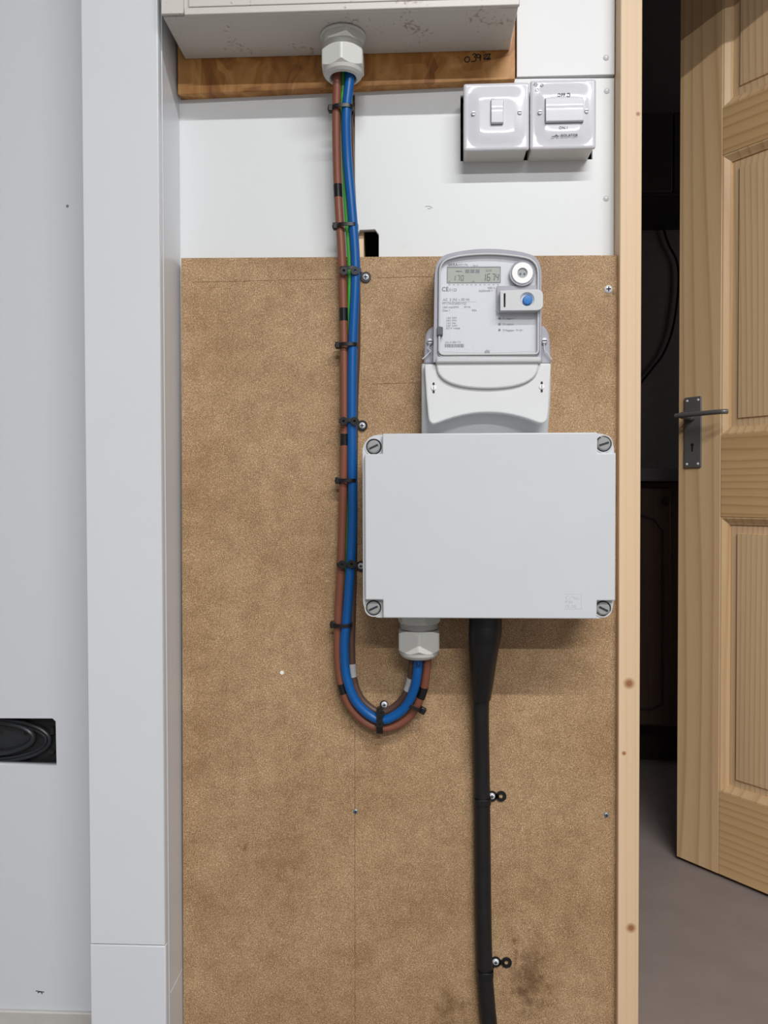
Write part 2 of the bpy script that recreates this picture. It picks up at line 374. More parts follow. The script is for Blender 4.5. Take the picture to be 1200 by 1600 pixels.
# strand board behind the steel cabinet
pl = PX([(283, 147.5), (805, 123.5)], -.016)
xs2 = U(252.5, 800, -.1).x+.0008
poly = [(xs2, pl[0][1]), (pl[1][0], pl[1][1]), (pl[1][0], CEIL-.3), (xs2, CEIL-.3)]
sb = obj('strand_board', prism(poly, -.016, .011), 'osb', bev=.0008)
tag(sb, 'orange brown strand board mounted behind the beige steel cabinet, with handwriting on it', 'board')
hw = strokes([[(729, 89), (726, 92), (727, 96), (731, 97), (734, 93), (732, 89), (728, 89)], [(736.5, 95.5), (737, 96.5)],
              [(738, 86), (742, 84), (744, 86), (741, 89), (744, 91), (743, 95), (738, 96)], [(751, 86), (746, 85), (745, 89), (749, 90), (751, 86)], [(751, 86), (750.5, 95)],
              [(756, 87), (760, 84.5), (761, 87), (756, 92), (762, 92)], [(762, 85), (766, 84), (764, 88), (761, 93), (767, 92)], [(757, 93), (766, 90)]], -.016, 1.5)
obj('handwriting', hw, 'ink', sb)
# left panel with cut-out
xl = U(138, 800, -.004).x
cut = PX([(-60, 1122), (82, 1122.5), (87, 1127), (88.5, 1196), (-60, 1194)], -.004)
struct('wall_left', holed([(X0, .0), (xt-.045, .0), (xt-.045, CEIL), (X0, CEIL)], [cut], -.004, .012), 'whiteL', smooth=False)
zb = U(60, 1580, -.008).z
struct('baseboard_left', BX((X0, -.010, 0), (U(141, 1590, -.009).x+.02, -.0041, zb)), 'base', bev=.002)
mk = strokes([[(56, 1548), (63, 1549.5), (69, 1550)], [(59, 1551), (64, 1549)], [(64, 1549), (66, 1553)]], -.004, 1.3)
tag(obj('spider', mk, 'ink'), 'tiny dark spider-like speck low on the white left panel', 'speck')
mk = rev([(0, -.0006), (.0022, -.0006), (.0022, 0)], U(105.5, 322, -.004), 'Y', 6)
tag(obj('nail_head', mk, 'zincd'), 'tiny grey nail head high on the white left panel', 'nail')
for (a, b, l) in ((948, 142, 'white capped screw in the white wall just right of the isolator switch'), (947, 310, 'white capped screw in the white wall above the right end of the brown board'), (947, 90, 'white capped screw in the upper right white sheet, above the seam')):
    p = U(a, b, -.003 if b < 100 else 0)
    tag(obj('screw', rev([(0, -.0022), (.0022, -.0018), (.0042, -.0006), (.0044, .0008)], p, 'Y', 20), 'switch'), l, 'screw')
tag(obj('scuff_mark', strokes([[(664, 323), (670, 322), (676, 325)], [(668, 326), (673, 326)]], 0, .6), 'light_ink'), 'faint grey scuff on the white wall above the meter', 'mark')
# timber lining of the doorway
struct('trim_1', BX((xp, -.03, 0), (xpr, .10, CEIL)), 'post', bev=.0015)
Lp = Vector((.5824, .608, .008)); dd = Vector((.6230, -.7822, 0)); nn = Vector((dd.y, -dd.x, 0))
xh = 1.075
struct('trim_2', BX((xpr, -.03, 1.985), (xh, .10, 2.07)), 'post')
struct('trim_3', BX((xh, -.03, 0), (xh+.035, .10, 2.07)), 'post')
struct('wall_right', BX((xh+.035, 0, 0), (X1, .10, CEIL)), 'room')
struct('wall_over_door', BX((xpr, .0, 2.07), (xh+.035, .10, CEIL)), 'room')
# room beyond the doorway
struct('wall_kitchen_far', BX((-.2, 1.85, 0), (2.3, 1.93, CEIL)), 'kwall')
struct('wall_kitchen_left', BX((-.28, .10, 0), (-.2, 1.93, CEIL)), 'kwall')
struct('wall_kitchen_right', BX((2.3, .10, 0), (2.38, 1.93, CEIL)), 'kwall')

# ------------------------------------------------------------------ trunking
tr = thing('cable_trunking', 'tall white square plastic trunking running floor to ceiling left of the brown board', 'trunking', (-.4, -.05, 0))
xa, xb = U(134, 800, -.1).x, U(252.5, 800, -.1).x
zj = U(200, 1478, -.102).z; zk = U(275, 1535, -.05).z
bm = BX((xa+.003, -.093, 0), (xb-.002, -.0005, zk-.0003)); box(bm, (xa+.003, -.093, zk+.0003), (xb-.002, -.0005, CEIL)); obj('body', bm, 'upvc', tr, bev=.001)
for (z0, z1) in ((0, zj-.0004), (zj+.0004, CEIL)):
    bm = bmesh.new(); box(bm, (xa, -.1, z0), (xb, -.097, z1)); box(bm, (xa, -.097, z0), (xa+.0028, -.086, z1)); box(bm, (xb-.0028, -.097, z0), (xb, -.0865, z1))
    obj('lid', bm, 'upvc', tr, bev=.0012)
bm = BX((xb-.003, -.080, 0), (xb-.0008, -.0775, CEIL)); obj('ridge', bm, 'upvc', tr, bev=.0006)

# ------------------------------------------------------------------ black fitting in the left panel
rf = thing('recessed_fitting', 'black oval plastic fitting recessed in a rectangular cut-out of the left white panel', 'fitting', U(-10, 1158, .03))
yb_ = .018
bl, tr_ = U(-80, 1206, yb_), U(96, 1114, yb_)
obj('back_plate', BX((bl.x, yb_, bl.z), (tr_.x, yb_+.004, tr_.z)), 'socketb', rf)
def ell(cx, cy, rx, ry, y, n=40):
    return [U(cx+rx*math.cos(2*math.pi*i/n), cy+ry*math.sin(2*math.pi*i/n), y) for i in range(n)]
obj('outer_rim', tube(ell(-20, 1157, 98, 34, yb_-.005), .0032, 10, closed=True), 'socket', rf)
obj('outer_lip', tube(ell(-20, 1157, 92, 29, yb_-.002), .0026, 8, closed=True), 'socket', rf)
obj('inner_rim', tube(ell(-20, 1153, 72, 25, yb_-.006), .0042, 10, closed=True), 'socket', rf)
e2 = [(p.x, p.z) for p in ell(-20, 1153, 72, 25, yb_)]
obj('dish', prism(e2, yb_-.001, yb_+.002, taper=.9), 'socket', rf)
for a, b in ((2, 1144), (2, 1171), (40, 1146)):
    p = U(a, b, yb_-.0015); obj('hole', rev([(0, -.0008), (.003, -.0008), (.003, .001)], p, 'Y', 12), 'dark', rf)
p = U(82, 1142, yb_-.004); obj('clip', BX((p.x-.003, yb_-.006, p.z-.006), (p.x+.003, yb_, p.z+.006)), 'dark', rf, bev=.001)
p = U(82, 1176, yb_-.004); obj('clip', BX((p.x-.006, yb_-.006, p.z-.003), (p.x+.003, yb_, p.z+.003)), 'dark', rf, bev=.001)

# ------------------------------------------------------------------ chipboard backboard
CF = -.018
a = U(283, 403, CF); b = U(965, 398.5, CF)
cb = obj('chipboard_panel', prism([(U(286, 1600, CF).x, 0.0), (b.x, 0.0), (b.x, b.z), (a.x+.21, (a.z+b.z)/2+.001), (max(a.x, U(252.5, 800, -.1).x+.0006), a.z)], CF, -.0003), 'chip', bev=.0006)
tag(cb, 'brown chipboard backing panel carrying the meter, grey box and cables', 'board')
for l_ in ([(554.5, 1140), (554.8, 1600)], [(300, 441), (520, 436)], [(590, 434), (676, 432)], [(580, 600), (655, 598)]):
    obj('pencil_line', strokes([l_], CF, .55, r=.0003, dy=0), 'pencil', cb)
def screw(px, py, y, r, label, m='zinc', parent=None, nm='screw'):
    p = U(px, py, y)
    o = rev([(0, -.0026), (r*.5, -.0025), (r*.85, -.0016), (r, -.0006), (r, .001)], p, 'Y', 24)
    o = obj(nm, o, m, parent)
    q = rev([(0, -.0029), (r*.12, -.0029), (r*.12, -.002)], p, 'Y', 8)
    bm = BX((p.x-r*.55, p.y-.0030, p.z-r*.16), (p.x+r*.55, p.y-.0022, p.z+r*.16)); box(bm, (p.x-r*.16, p.y-.0030, p.z-r*.55), (p.x+r*.16, p.y-.0022, p.z+r*.55))
    q.free(); obj('cross_recess', bm, 'recess', o, bev=.0002)
    if label: tag(o, label, 'screw')
    return o
screw(950.5, 452, CF, .0058, 'bright silver cross-head screw at the top right corner of the chipboard')
screw(555.5, 1267.5, CF+.0012, .0042, 'dull cross-head screw on the pencil line below the cable loop', 'zincd')
screw(947, 1273, CF+.0012, .0042, 'dull cross-head screw near the chipboard right edge, lower down', 'zincd')
tag(obj('paint_fleck', rev([(0, -.0008), (.0028, -.0006), (.003, .0002)], U(440.5, 1051, CF), 'Y', 9), 'dial'), 'small white fleck on the chipboard left of the cable loop', 'fleck')

# ------------------------------------------------------------------ steel cabinet (top)
yF = -.118
cu = thing('consumer_unit', 'beige painted steel electrical cabinet at the top, its dirty underside showing', 'cabinet', (-.1, -.06, 1.46))
cl, crr, zc = -.3385, .1330, 1.4605
bm = BX((cl, yF+.004, zc), (crr, -.0165, CEIL-.32)); obj('enclosure', bm, 'beige', cu, bev=.002)
g1 = U(288, 20, yF).x; zs = U(270, 24, yF).z; zl = U(400, 10, yF).z
obj('end_strip', BX((cl-.001, yF-.001, zs+.0015), (g1-.0008, yF+.0035, CEIL-.32)), 'beige', cu, bev=.001)
obj('lower_rail', BX((g1+.0002, yF-.002, zc-.0005), (crr+.001, yF+.0036, zl)), 'beige', cu, bev=.0012)
obj('cover', BX((g1+.006, yF-.001, zl+.0012), (crr-.004, yF+.0035, CEIL-.32)), 'beige', cu, bev=.001)

# ------------------------------------------------------------------ cable glands
def gland(name, label, c, zdir, parts):
    t = thing(name, label, 'cable gland', c)
    R = .0285
    # lock body next to enclosure
    f = lambda pr: [(r, h*zdir*parts) for r, h in pr]
    def dense(pr, n=8): return [(a_[0]+(b_[0]-a_[0])*k/n, a_[1]+(b_[1]-a_[1])*k/n) for a_, b_ in zip(pr, pr[1:]) for k in range(n)]+[pr[-1]]
    obj('locking_flange', rev(f([(0, .0005), (R*1.06, .0005), (R*1.12, .0015), (R*1.12, .0035), (R*1.07, .0042), (0, .0042)]), c), 'gland', t, ang=25)
    pr = [(0, .0035), (R*1.08, .0035), (R*1.08, .0115), (R*.98, .0150), (0, .0150)]; d_ = dense(pr)
    obj('body_hexagon', rev(f(d_), c, seg=96, hexa=(set(range(len(d_))), R*.955), rot=.3), 'gland', t, smooth=False)
    th = [(0, .0145)]
    for i in range(4): th += [(R*.93, .0150+i*.0022), (R*.87, .0161+i*.0022)]
    th += [(0, .0240)]
    obj('thread', rev(f(th), c), 'gland', t, ang=60)
    pr = [(0, .0233), (R*.98, .0233), (R*1.12, .0262), (R*1.12, .0468), (R*.985, .0505), (R*.92, .0545), (R*.80, .0575), (R*.68, .0590), (R*.62, .0575), (R*.62, .0400), (0, .0400)]; d_ = dense(pr)
    obj('compression_nut', rev(f(d_), c, seg=96, hexa=(set(range(len(d_))), R*.99), rot=.52), 'gland', t, smooth=False)
    obj('seal', rev(f([(0, .0445), (R*.615, .0445), (R*.615, .0415), (0, .0415)]), c), 'black', t)
    return t
cg = U(536, 60, -.062); cg.z = zc
gland('cable_gland', 'pale grey plastic cable gland under the beige steel cabinet', cg, -1, 1.0)
JB = .6645
B_JB = U(958, 966, -.128).z
lg = U(654.5, 968, -.064); lg.z = B_JB
gland('cable_gland', 'pale grey plastic cable gland under the large grey box', lg, -1, 1.13)

# ------------------------------------------------------------------ cables
def cable(name, label, pts, r, m, ys=None):
    P = spline([U(a, b, y) for a, b, y in pts], 10)
    o = obj(name, tube(P, r, 18), m)
    tag(o, label, 'cable'); o['group'] = 'insulated cables in the looped bundle'
    return o, P
r1 = .0060
brown, PB_ = cable('brown_cable', 'brown insulated cable with black tape bands, outermost of the loop', [(529, 98, -.066), (527, 125, -.064), (525.5, 200, -.055), (528, 300, -.045), (534, 400, -.041), (537, 500, -.038), (538, 600, -.038), (538, 690, -.038),
     (536, 780, -.038), (533, 880, -.038), (528, 980, -.038), (529, 1040, -.038), (540, 1090, -.037), (563, 1122, -.037), (597, 1138, -.038), (635, 1124, -.041), (659, 1086, -.050), (667, 1040, -.062), (666, 1020, -.064), (666, 990, -.064)], r1, 'brown')
blue, PU_ = cable('blue_cable', 'bright blue insulated cable in the middle of the loop', [(546, 98, -.066), (546, 125, -.064), (541, 180, -.060), (543, 250, -.052), (550, 330, -.047), (555, 400, -.044), (555, 450, -.043), (551, 540, -.041), (550, 620, -.041), (550, 700, -.041), (551, 800, -.041),
     (548, 880, -.041), (542, 960, -.042), (538, 1010, -.043), (542, 1060, -.044), (559, 1100, -.044), (594, 1125, -.045), (628, 1110, -.048), (646, 1080, -.057), (653, 1040, -.067), (654, 990, -.069)], .0067, 'blue')
dull, PD_ = cable('dull_brown_cable', 'dull brown cable with white tape bands tucked inside the blue one', [(540, 98, -.050), (541, 125, -.050), (545, 180, -.044), (547, 250, -.038), (551, 330, -.034), (555, 400, -.030), (557, 450, -.0285), (557, 540, -.0265), (554, 620, -.0265), (553, 700, -.026), (552, 800, -.026),
     (552, 880, -.026), (550, 960, -.027), (549, 1010, -.028), (552, 1060, -.030), (566, 1094, -.031), (594, 1113, -.033), (622, 1100, -.035), (638, 1075, -.045), (644, 1040, -.058), (645, 990, -.062)], .0056, 'brown2')
green, PG_ = cable('green_cable', 'thin green insulated cable between the brown and blue cables', [(536, 98, -.060), (536, 125, -.058), (536, 180, -.052), (539, 280, -.043), (543, 350, -.038), (546.5, 400, -.036), (547, 440, -.035), (546.5, 500, -.034), (546, 560, -.028), (543, 650, -.0225), (542, 800, -.0225), (541, 950, -.0225),
     (540, 1020, -.0225), (547, 1072, -.0225), (568, 1110, -.0225), (596, 1124, -.027), (630, 1108, -.031), (648, 1070, -.043), (655, 1040, -.053), (654, 990, -.054)], .0037, 'green')
def project(p):
    q = RM.transposed() @ (p-CAM); return 600+FPX*q.x/-q.z, 800-FPX*q.y/-q.z
def band(P, y0, y1, r, m, parent, name, lo=0, hi=None):
    seg = [p for i, p in enumerate(P) if y0-1 <= project(p)[1] <= y1+1 and lo <= i < (hi or len(P))]
    # resample exactly
    Q = []
    idx = [i for i in range(lo, (hi or len(P))-1)]
    for i in idx:
        for k in range(12):
            p = P[i].lerp(P[i+1], k/12)
            if y0 <= project(p)[1] <= y1: Q.append(p)
    if len(Q) > 2: Q = Q[::3] if len(Q) > 8 else Q; obj(name, tube(Q, r, 18), m, parent)
half = len(PB_)*2//3
for y0, y1 in ((288, 309), (481, 503), (678, 697), (1068, 1084)): band(PB_, y0, y1, r1+.0003, 'tape', brown, 'black_tape', 0, 13*10)
band(PB_, 1072, 1090, r1+.0003, 'tape', brown, 'black_tape', 14*10, len(PB_))
band(PD_, 1037, 1058, .0060, 'wtape', dull, 'white_tape', 0, 150)
band(PD_, 1058, 1078, .0060, 'wtape', dull, 'white_tape', 170, len(PD_))
obj('marking', strokes([[(651, 1043), (651.5, 1036), (655, 1042), (656.5, 1035)]], -.0745, .8), 'ink', blue)

# mains cable
mc = thing('supply_cable', 'thick black supply cable running from under the grey box down out of view', 'cable', (.13, -.04, .3))
P = spline([U(a, b, y) for a, b, y in ((752, 1080, -.047), (751, 1120, -.042), (752, 1180, -.034), (753, 1240, -.0315), (754, 1330, -.031), (755, 1420, -.031), (757.5, 1520, -.0315), (764, 1600, -.033), (772, 1680, -.034))], 10)
obj('sheath', tube(P, .0118, 28), 'sheath', mc)
P = spline([U(a, b, y) for a, b, y in ((758, 958, -.080), (758, 985, -.080), (755, 1020, -.072), (753, 1060, -.056), (751.5, 1091, -.047))], 6)
n = len(P); rr = [(.0225 if i/n < .3 else .0225-(i/n-.3)/.7*.0092) for i in range(n)]
obj('heat_shrink_boot', tube(P, 0, 28, rr=rr), 'black', mc)

# ------------------------------------------------------------------ cable ties
def tie(px0, px1, py, yc, hd, label, rot=0, head_left=True, w=.0052):
    c = U((px0+px1)/2, py, yc); a = (U(px1, py, yc)-U(px0, py, yc)).length/2
    t = thing('cable_tie', label, 'cable tie', c, 'cable ties on the looped bundle')
    bm = bmesh.new(); n = 32; R = []
    for i in range(n):
        an = 2*math.pi*i/n; ex = 2/3.0
        x = a*math.copysign(abs(math.cos(an))**ex, math.cos(an)); y = hd*math.copysign(abs(math.sin(an))**ex, math.sin(an))
        k = 1-.0012/max(a, .001); kk = 1-.0012/hd
        R.append([bm.verts.new(c+Vector(v)) for v in ((x, y, w/2), (x, y, -w/2), (x*k, y*kk, -w/2), (x*k, y*kk, w/2))])
    for i in range(n):
        A, B = R[i], R[(i+1) % n]
        for k in range(4): bm.faces.new((A[k], A[(k+1) % 4], B[(k+1) % 4], B[k]))
    obj('strap', bm, 'black', t, bev=.0003)
    s = -1 if head_left else 1
    bm = BX((c.x+s*(a+.001)-.0042, c.y-hd*.2-.0045, c.z-.0046), (c.x+s*(a+.001)+.0042, c.y-hd*.2+.0045, c.z+.0046))
    obj('head', bm, 'black', t, bev=.0012)
    bm = BX((c.x+s*(a+.0045)-.0015, c.y-hd*.2-.002, c.z-.002), (c.x+s*(a+.0045)+.0012, c.y-hd*.2+.002, c.z+.002))
    obj('tail', bm, 'black', t, bev=.0005)
    t.rotation_euler.y = rot
    return t
tie(519, 553, 171.5, -.055, .014, 'black cable tie just under the gland of the steel cabinet, topmost of the ties')
tie(526, 560, 354.5, -.041, .013, 'black cable tie on the bundle level with the slot cut in the white wall')
tie(530, 559, 540, -.037, .014, 'black cable tie on the bundle level with the bottom of the meter window')
tie(530, 558, 751, -.0365, .0145, 'black cable tie on the bundle beside the grey box upper half')
tie(522, 551, 975.5, -.0365, .0145, 'black cable tie on the bundle level with the grey box bottom edge')
tie(633, 661, 1102, -.044, .014, 'black cable tie on the rising end of the loop, tilted', rot=math.radians(28), head_left=False)

# ------------------------------------------------------------------ perforated banding clips
def lobe(bm, p, r, th, hole=.45):
    m = holed([(x, z) for x, z in circ(p[0], p[2], r, 20)], [circ(p[0], p[2], r*hole, 14)], p[1]-th/2, p[1]+th/2)
    me = bpy.data.meshes.new('t'); m.to_mesh(me); m.free(); bm.from_mesh(me); bpy.data.meshes.remove(me)
def bandclip(label, px0, px1, py, yc, hd, fronts, lugs, w=.0085, rot=0):
    c = U((px0+px1)/2, py, yc); a = (U(px1, py, yc)-U(px0, py, yc)).length/2
    t = thing('banding_clip', label, 'cable clip', c, 'perforated banding clips on the cables')
    bm = bmesh.new(); n = 32; R = []
    for i in range(n):
        an = 2*math.pi*i/n; ex = 2/3.2
        x = a*math.copysign(abs(math.cos(an))**ex, math.cos(an)); y = hd*math.copysign(abs(math.sin(an))**ex, math.sin(an))
        ww = w*(.62 if fronts else .8)
        R.append([bm.verts.new(c+Vector(v)) for v in ((x, y, ww/2), (x, y, -ww/2), (x*.93, y*.93, -ww/2), (x*.93, y*.93, ww/2))])
    for i in range(n):
        A, B = R[i], R[(i+1) % n]
        for k in range(4): bm.faces.new((A[k], A[(k+1) % 4], B[(k+1) % 4], B[k]))
    obj('strap', bm, 'black', t, bev=.0003)
    if fronts:
        bm = bmesh.new()
        for f in fronts:
            p = U(f[0], f[1], c.y-hd-.0014); lobe(bm, p, w*.70, .002, .3)
        obj('front_link', bm, 'black', t, bev=.0003, smooth=False)
    bm = bmesh.new(); prev = None
    for (lx, ly, kind) in lugs:
        p = U(lx, ly, CF-.0015); lobe(bm, p, .0077, .0022, .42 if kind == 'hole' else .3)
        if prev is not None:
            q = (p+prev)/2; dx = (p-prev); nrm = Vector((-dx.z, 0, dx.x)).normalized()*.0034; e = dx.normalized()*(dx.length/2-.0035)
            v = [q-e-nrm, q+e-nrm, q+e+nrm, q-e+nrm]; prism([(k.x, k.z) for k in v], CF-.0026, CF-.0004, bm)
        prev = p
    p = U(*lugs[0][:2], CF-.0015); sx = -1 if p.x > c.x else 1      # tail reaching back to the strap
    tgt = Vector((c.x-sx*a*.85, 0, c.z)); dx = tgt-Vector((p.x, 0, p.z)); nrm = Vector((-dx.z, 0, dx.x)).normalized()*.0034
    s0 = Vector((p.x, 0, p.z))+dx.normalized()*.0045; s1 = tgt
    prism([(k.x, k.z) for k in (s0-nrm, s1-nrm, s1+nrm, s0+nrm)], CF-.0030, CF-.0006, bm)
    obj('lug', bm, 'black', t, bev=.0003, smooth=False)
    for (lx, ly, kind) in lugs:
        if kind == 'screw': screw(lx, ly, CF-.0028, .0047, None, 'zinc', t)
    return t
bandclip('black perforated banding clip on the bundle at the very top of the chipboard', 530, 564, 423, -.0345, .0155, [(537.5, 423), (555, 423)], [(571.5, 433, 'screw')])
bandclip('black perforated banding clip on the bundle just above the grey box top left corner', 530, 559, 658, -.0345, .0155, [(537, 658), (554, 658)], [(566, 665, 'screw')])
bandclip('black perforated banding clip half hidden behind the grey box left edge', 526, 556, 881.5, -.0345, .0155, [(535, 882), (549, 881.5)], [(564, 884.5, 'screw')])
bandclip('black perforated banding clip round the supply cable, with an empty hole, higher of the pair', 740, 767, 1250, -.031, .0135, [], [(768.5, 1244, 'screw'), (783, 1244, 'hole')], w=.011)
bandclip('black perforated banding clip round the supply cable, with an empty hole, lower of the pair', 745, 771, 1518, -.0315, .0135, [], [(774.5, 1503, 'screw'), (791.5, 1504, 'hole')], w=.011)
# clip holding the bottom of the loop
c = U(594, 1125, -.037)
t = thing('banding_clip', 'black perforated banding clip holding the bottom of the cable loop', 'cable clip', c, 'perforated banding clips on the cables')
bm = bmesh.new(); n = 28; R = []
for i in range(n):
    an = 2*math.pi*i/n; ex = 2/3.2
    z = .0185*math.copysign(abs(math.cos(an))**ex, math.cos(an)); y = .0165*math.copysign(abs(math.sin(an))**ex, math.sin(an))
    R.append([bm.verts.new(c+Vector(v)) for v in ((.0045, y, z), (-.0045, y, z), (-.0045, y*.93, z*.93), (.0045, y*.93, z*.93))])
for i in range(n):
    A, B = R[i], R[(i+1) % n]
    for k in range(4): bm.faces.new((A[k], A[(k+1) % 4], B[(k+1) % 4], B[k]))
obj('strap', bm, 'black', t, bev=.0003)
bm = bmesh.new()
for f in ((593.5, 1131), (595, 1115)): lobe(bm, U(f[0], f[1], c.y-.0180), .0056, .002, .3)
obj('front_link', bm, 'black', t, bev=.0003, smooth=False)
bm = bmesh.new(); lobe(bm, U(600, 1101, CF-.0120), .0062, .002, .3)
prism(PX([(592, 1113), (597, 1099), (605, 1101), (600, 1115)], CF-.011), CF-.0125, CF-.0001, bm)
obj('lug', bm, 'black', t, bev=.0003, smooth=False)
screw(600.5, 1101, CF-.0133, .0046, None, 'zinc', t)
screw(598, 1110.5, CF-.0143, .0030, None, 'zinc', t)

# ------------------------------------------------------------------ switches
def switch(name, label, px, rocker, letters):
    (xa_, ya_), (xb_, yb2) = px
    yp = -.045
    A = U(xa_, ya_, yp); B = U(xb_, yb2, yp); x0, x1, z1, z0 = A.x, B.x, A.z, B.z
    t = thing(name, label, 'switch', ((x0+x1)/2, -.02, (z0+z1)/2))
    obj('pattress_box', prism(rrect(x0+.002, z0+.001, x1-.002, z1-.003, .004), -.0385, .006, taper=1), 'switchb', t, bev=.0008)
    # front plate: shallow dome with raised flat centre
    bm = bmesh.new(); N = 40; g = []
    cx, cz, hw, hh = (x0+x1)/2, (z0+z1)/2, (x1-x0)/2, (z1-z0)/2
    for j in range(N+1):
        row = []
        for i in range(N+1):
            u, v = -1+2*i/N, -1+2*j/N
            # rounded outline
            U_, V_ = u, v; r = .07
            ax, az = abs(u)-(1-r), abs(v)-(1-r)
            if ax > 0 and az > 0:
                l = math.hypot(ax, az); k = max(ax, az)/l if l else 1
                U_ = math.copysign(1-r+ax*k, u); V_ = math.copysign(1-r+az*k, v)
            e = max(abs(u), abs(v)); s = (abs(u)**6+abs(v)**6)**(1/6)
            h = .0030*(1-max(0, min(1, (s-.50)/.45))**1.0) if s > .5 else .0030
            tt = max(0, min(1, (s-.48)/.46)); h = .0035*(1-tt*tt*(3-2*tt))
            if e > .965: h -= .0022
            row.append(bm.verts.new((cx+U_*hw, yp+.0035-h, cz+V_*hh)))
        g.append(row)
    for j in range(N):
        for i in range(N): bm.faces.new((g[j][i], g[j][i+1], g[j+1][i+1], g[j+1][i]))
    edge = [g[0][i] for i in range(N+1)]+[g[j][N] for j in range(1, N+1)]+[g[N][i] for i in range(N-1, -1, -1)]+[g[j][0] for j in range(N-1, 0, -1)]
    back = [bm.verts.new((v.co.x, -.0382, v.co.z)) for v in edge]
    for i in range(len(edge)):
        k = (i+1) % len(edge); bm.faces.new((edge[i], edge[k], back[k], back[i]))
    bm.faces.new(back)
    obj('face_plate', bm, 'switch', t, ang=80)
    (ra, rb), (rc, rd), rr_ = rocker
    A = U(ra, rb, yp); B = U(rc, rd, yp)
    obj('rocker_frame', prism(rrect(A.x-.0006, B.z-.0006, B.x+.0006, A.z+.0006, .002), yp-.0004, yp+.002), 'light_ink', t, bev=.0003)
    hz_ = A.z-B.z; prof = []; yy_ = yp-.0034; zz_ = A.z
    prof.append((yp+.002, A.z)); prof.append((yp-.0022, A.z)); NR = 30
    for k in range(NR+1):
        t_ = k/NR; prof.append((yy_, A.z-.0010-(hz_-.002)*t_))
        sl = 1.5+15*math.exp(-((t_-.38)/.06)**2)+(.4 if t_ > .4 else 0); yy_ -= math.tan(math.radians(sl))*(hz_-.002)/NR
    prof.append((yy_+.0012, B.z)); prof.append((yp+.002, B.z))
    bm = bmesh.new(); La = [bm.verts.new((A.x, y_, z_)) for y_, z_ in prof]; Lb = [bm.verts.new((B.x, y_, z_)) for y_, z_ in prof]
    for k in range(len(prof)): k2_ = (k+1) % len(prof); bm.faces.new((La[k], La[k2_], Lb[k2_], Lb[k]))
    bm.faces.new(La); bm.faces.new(Lb[::-1])
    obj('rocker', bm, 'switch', t, bev=.0008, seg=3)
    for (sx, sy) in letters['screws']:
        p = U(sx, sy, yp); o = obj('screw', rev([(0, -.0009), (.0026, -.0007), (.0030, -.0001), (.0032, .0006)], p, 'Y', 20), 'zinc', t)
        obj('screw_slot', BX((p.x-.0024, p.y-.0013, p.z-.0005), (p.x+.0024, p.y-.0008, p.z+.0005)), 'recess', o)
    if 'text' in letters:
        for it in letters['text']: obj('printed_text', text([it], yp-.0004), 'ink', t, smooth=False)
    for it in letters.get('faint', []): obj('faint_printed_text', text([it], yp-.0004), 'light_ink', t, smooth=False)
    return t
s1 = switch('light_switch', 'white single rocker switch on its surface box, left of the isolator', ((724.5, 128), (827.5, 232)), ((767, 156.5), (786, 194.5), 0),
       {'screws': [(740, 177), (812, 175)], 'faint': [('x 1/', 768, 154.5, 2.5), ('.', 752, 206, 4)]})
s2 = switch('isolator_switch', 'white isolator switch with a wide rocker and OFF lettering, right of the single switch', ((829, 123), (932, 230)), ((852, 154), (911, 191.5), 0),
       {'screws': [(844, 175), (916.5, 173)], 'text': [('OFF', 870.5, 151, 5.2), ('ISOLATOR', 876, 213.5, 4.0)], 'faint': [('ON I', 873, 202, 4.6)]})
yp = -.0455
bm = strokes([[(862, 213.5), (866, 213), (870, 210)], [(870, 213), (874, 212.5)], [(869, 211), (872.5, 213)]], yp, .8)
obj('switch_symbol', bm, 'ink', s2)
bm = strokes([[(886.5, 146), (890, 145.8), (890, 150.5), (886.5, 150.8), (886.5, 146)]], yp, .8)
obj('switch_symbol', bm, 'ink', s2)
drop = lambda cx, cy, s: [(cx-s, cy+.5*s), (cx, cy+s), (cx+s, cy+.3*s), (cx, cy-1.5*s), (cx-s, cy+.5*s)]
bm = strokes([drop(839, 140, 2.2), [(834, 131), (836, 129), (840, 131), (838, 134), (834, 131)], [(844, 133), (847, 130.5), (849, 133), (846, 135), (844, 133)]], -.0425, .7, dy=.0003)
obj('moisture_symbol', bm, 'grey_ink', s2)

# ------------------------------------------------------------------ junction box
jb = thing('junction_box', 'large plain grey plastic junction box with four corner screws, under the meter', 'electrical box', (.09, -.08, .78))
A = U(567, 680, -.128); B = U(958, 966, -.128)
obj('body', prism(rrect(A.x, B.z, B.x, A.z, .022, 8), -.113, CF+.0003, taper=1), 'box', jb, bev=.0015)
yl = -.138
wells = [(584, 698), (943.5, 693.5), (583.5, 950), (942.5, 951)]
W = [U(a_, b_, -.130) for a_, b_ in wells]
body_r = rrect(A.x-.0005, B.z-.0005, B.x+.0005, A.z+.0005, .022, 8)
obj('corner_plate', holed(body_r, [circ(p.x, p.z, .0108, 28) for p in W], -.128, -.1145), 'box', jb, bev=.0006, smooth=False)
PL = PX([(597, 677), (931, 676), (932.5, 708.5), (961.5, 708.5), (962.5, 938), (934, 940), (933.5, 967.5), (599, 965.5), (599, 936), (571, 936), (569.5, 709), (597.5, 708.5)], yl)
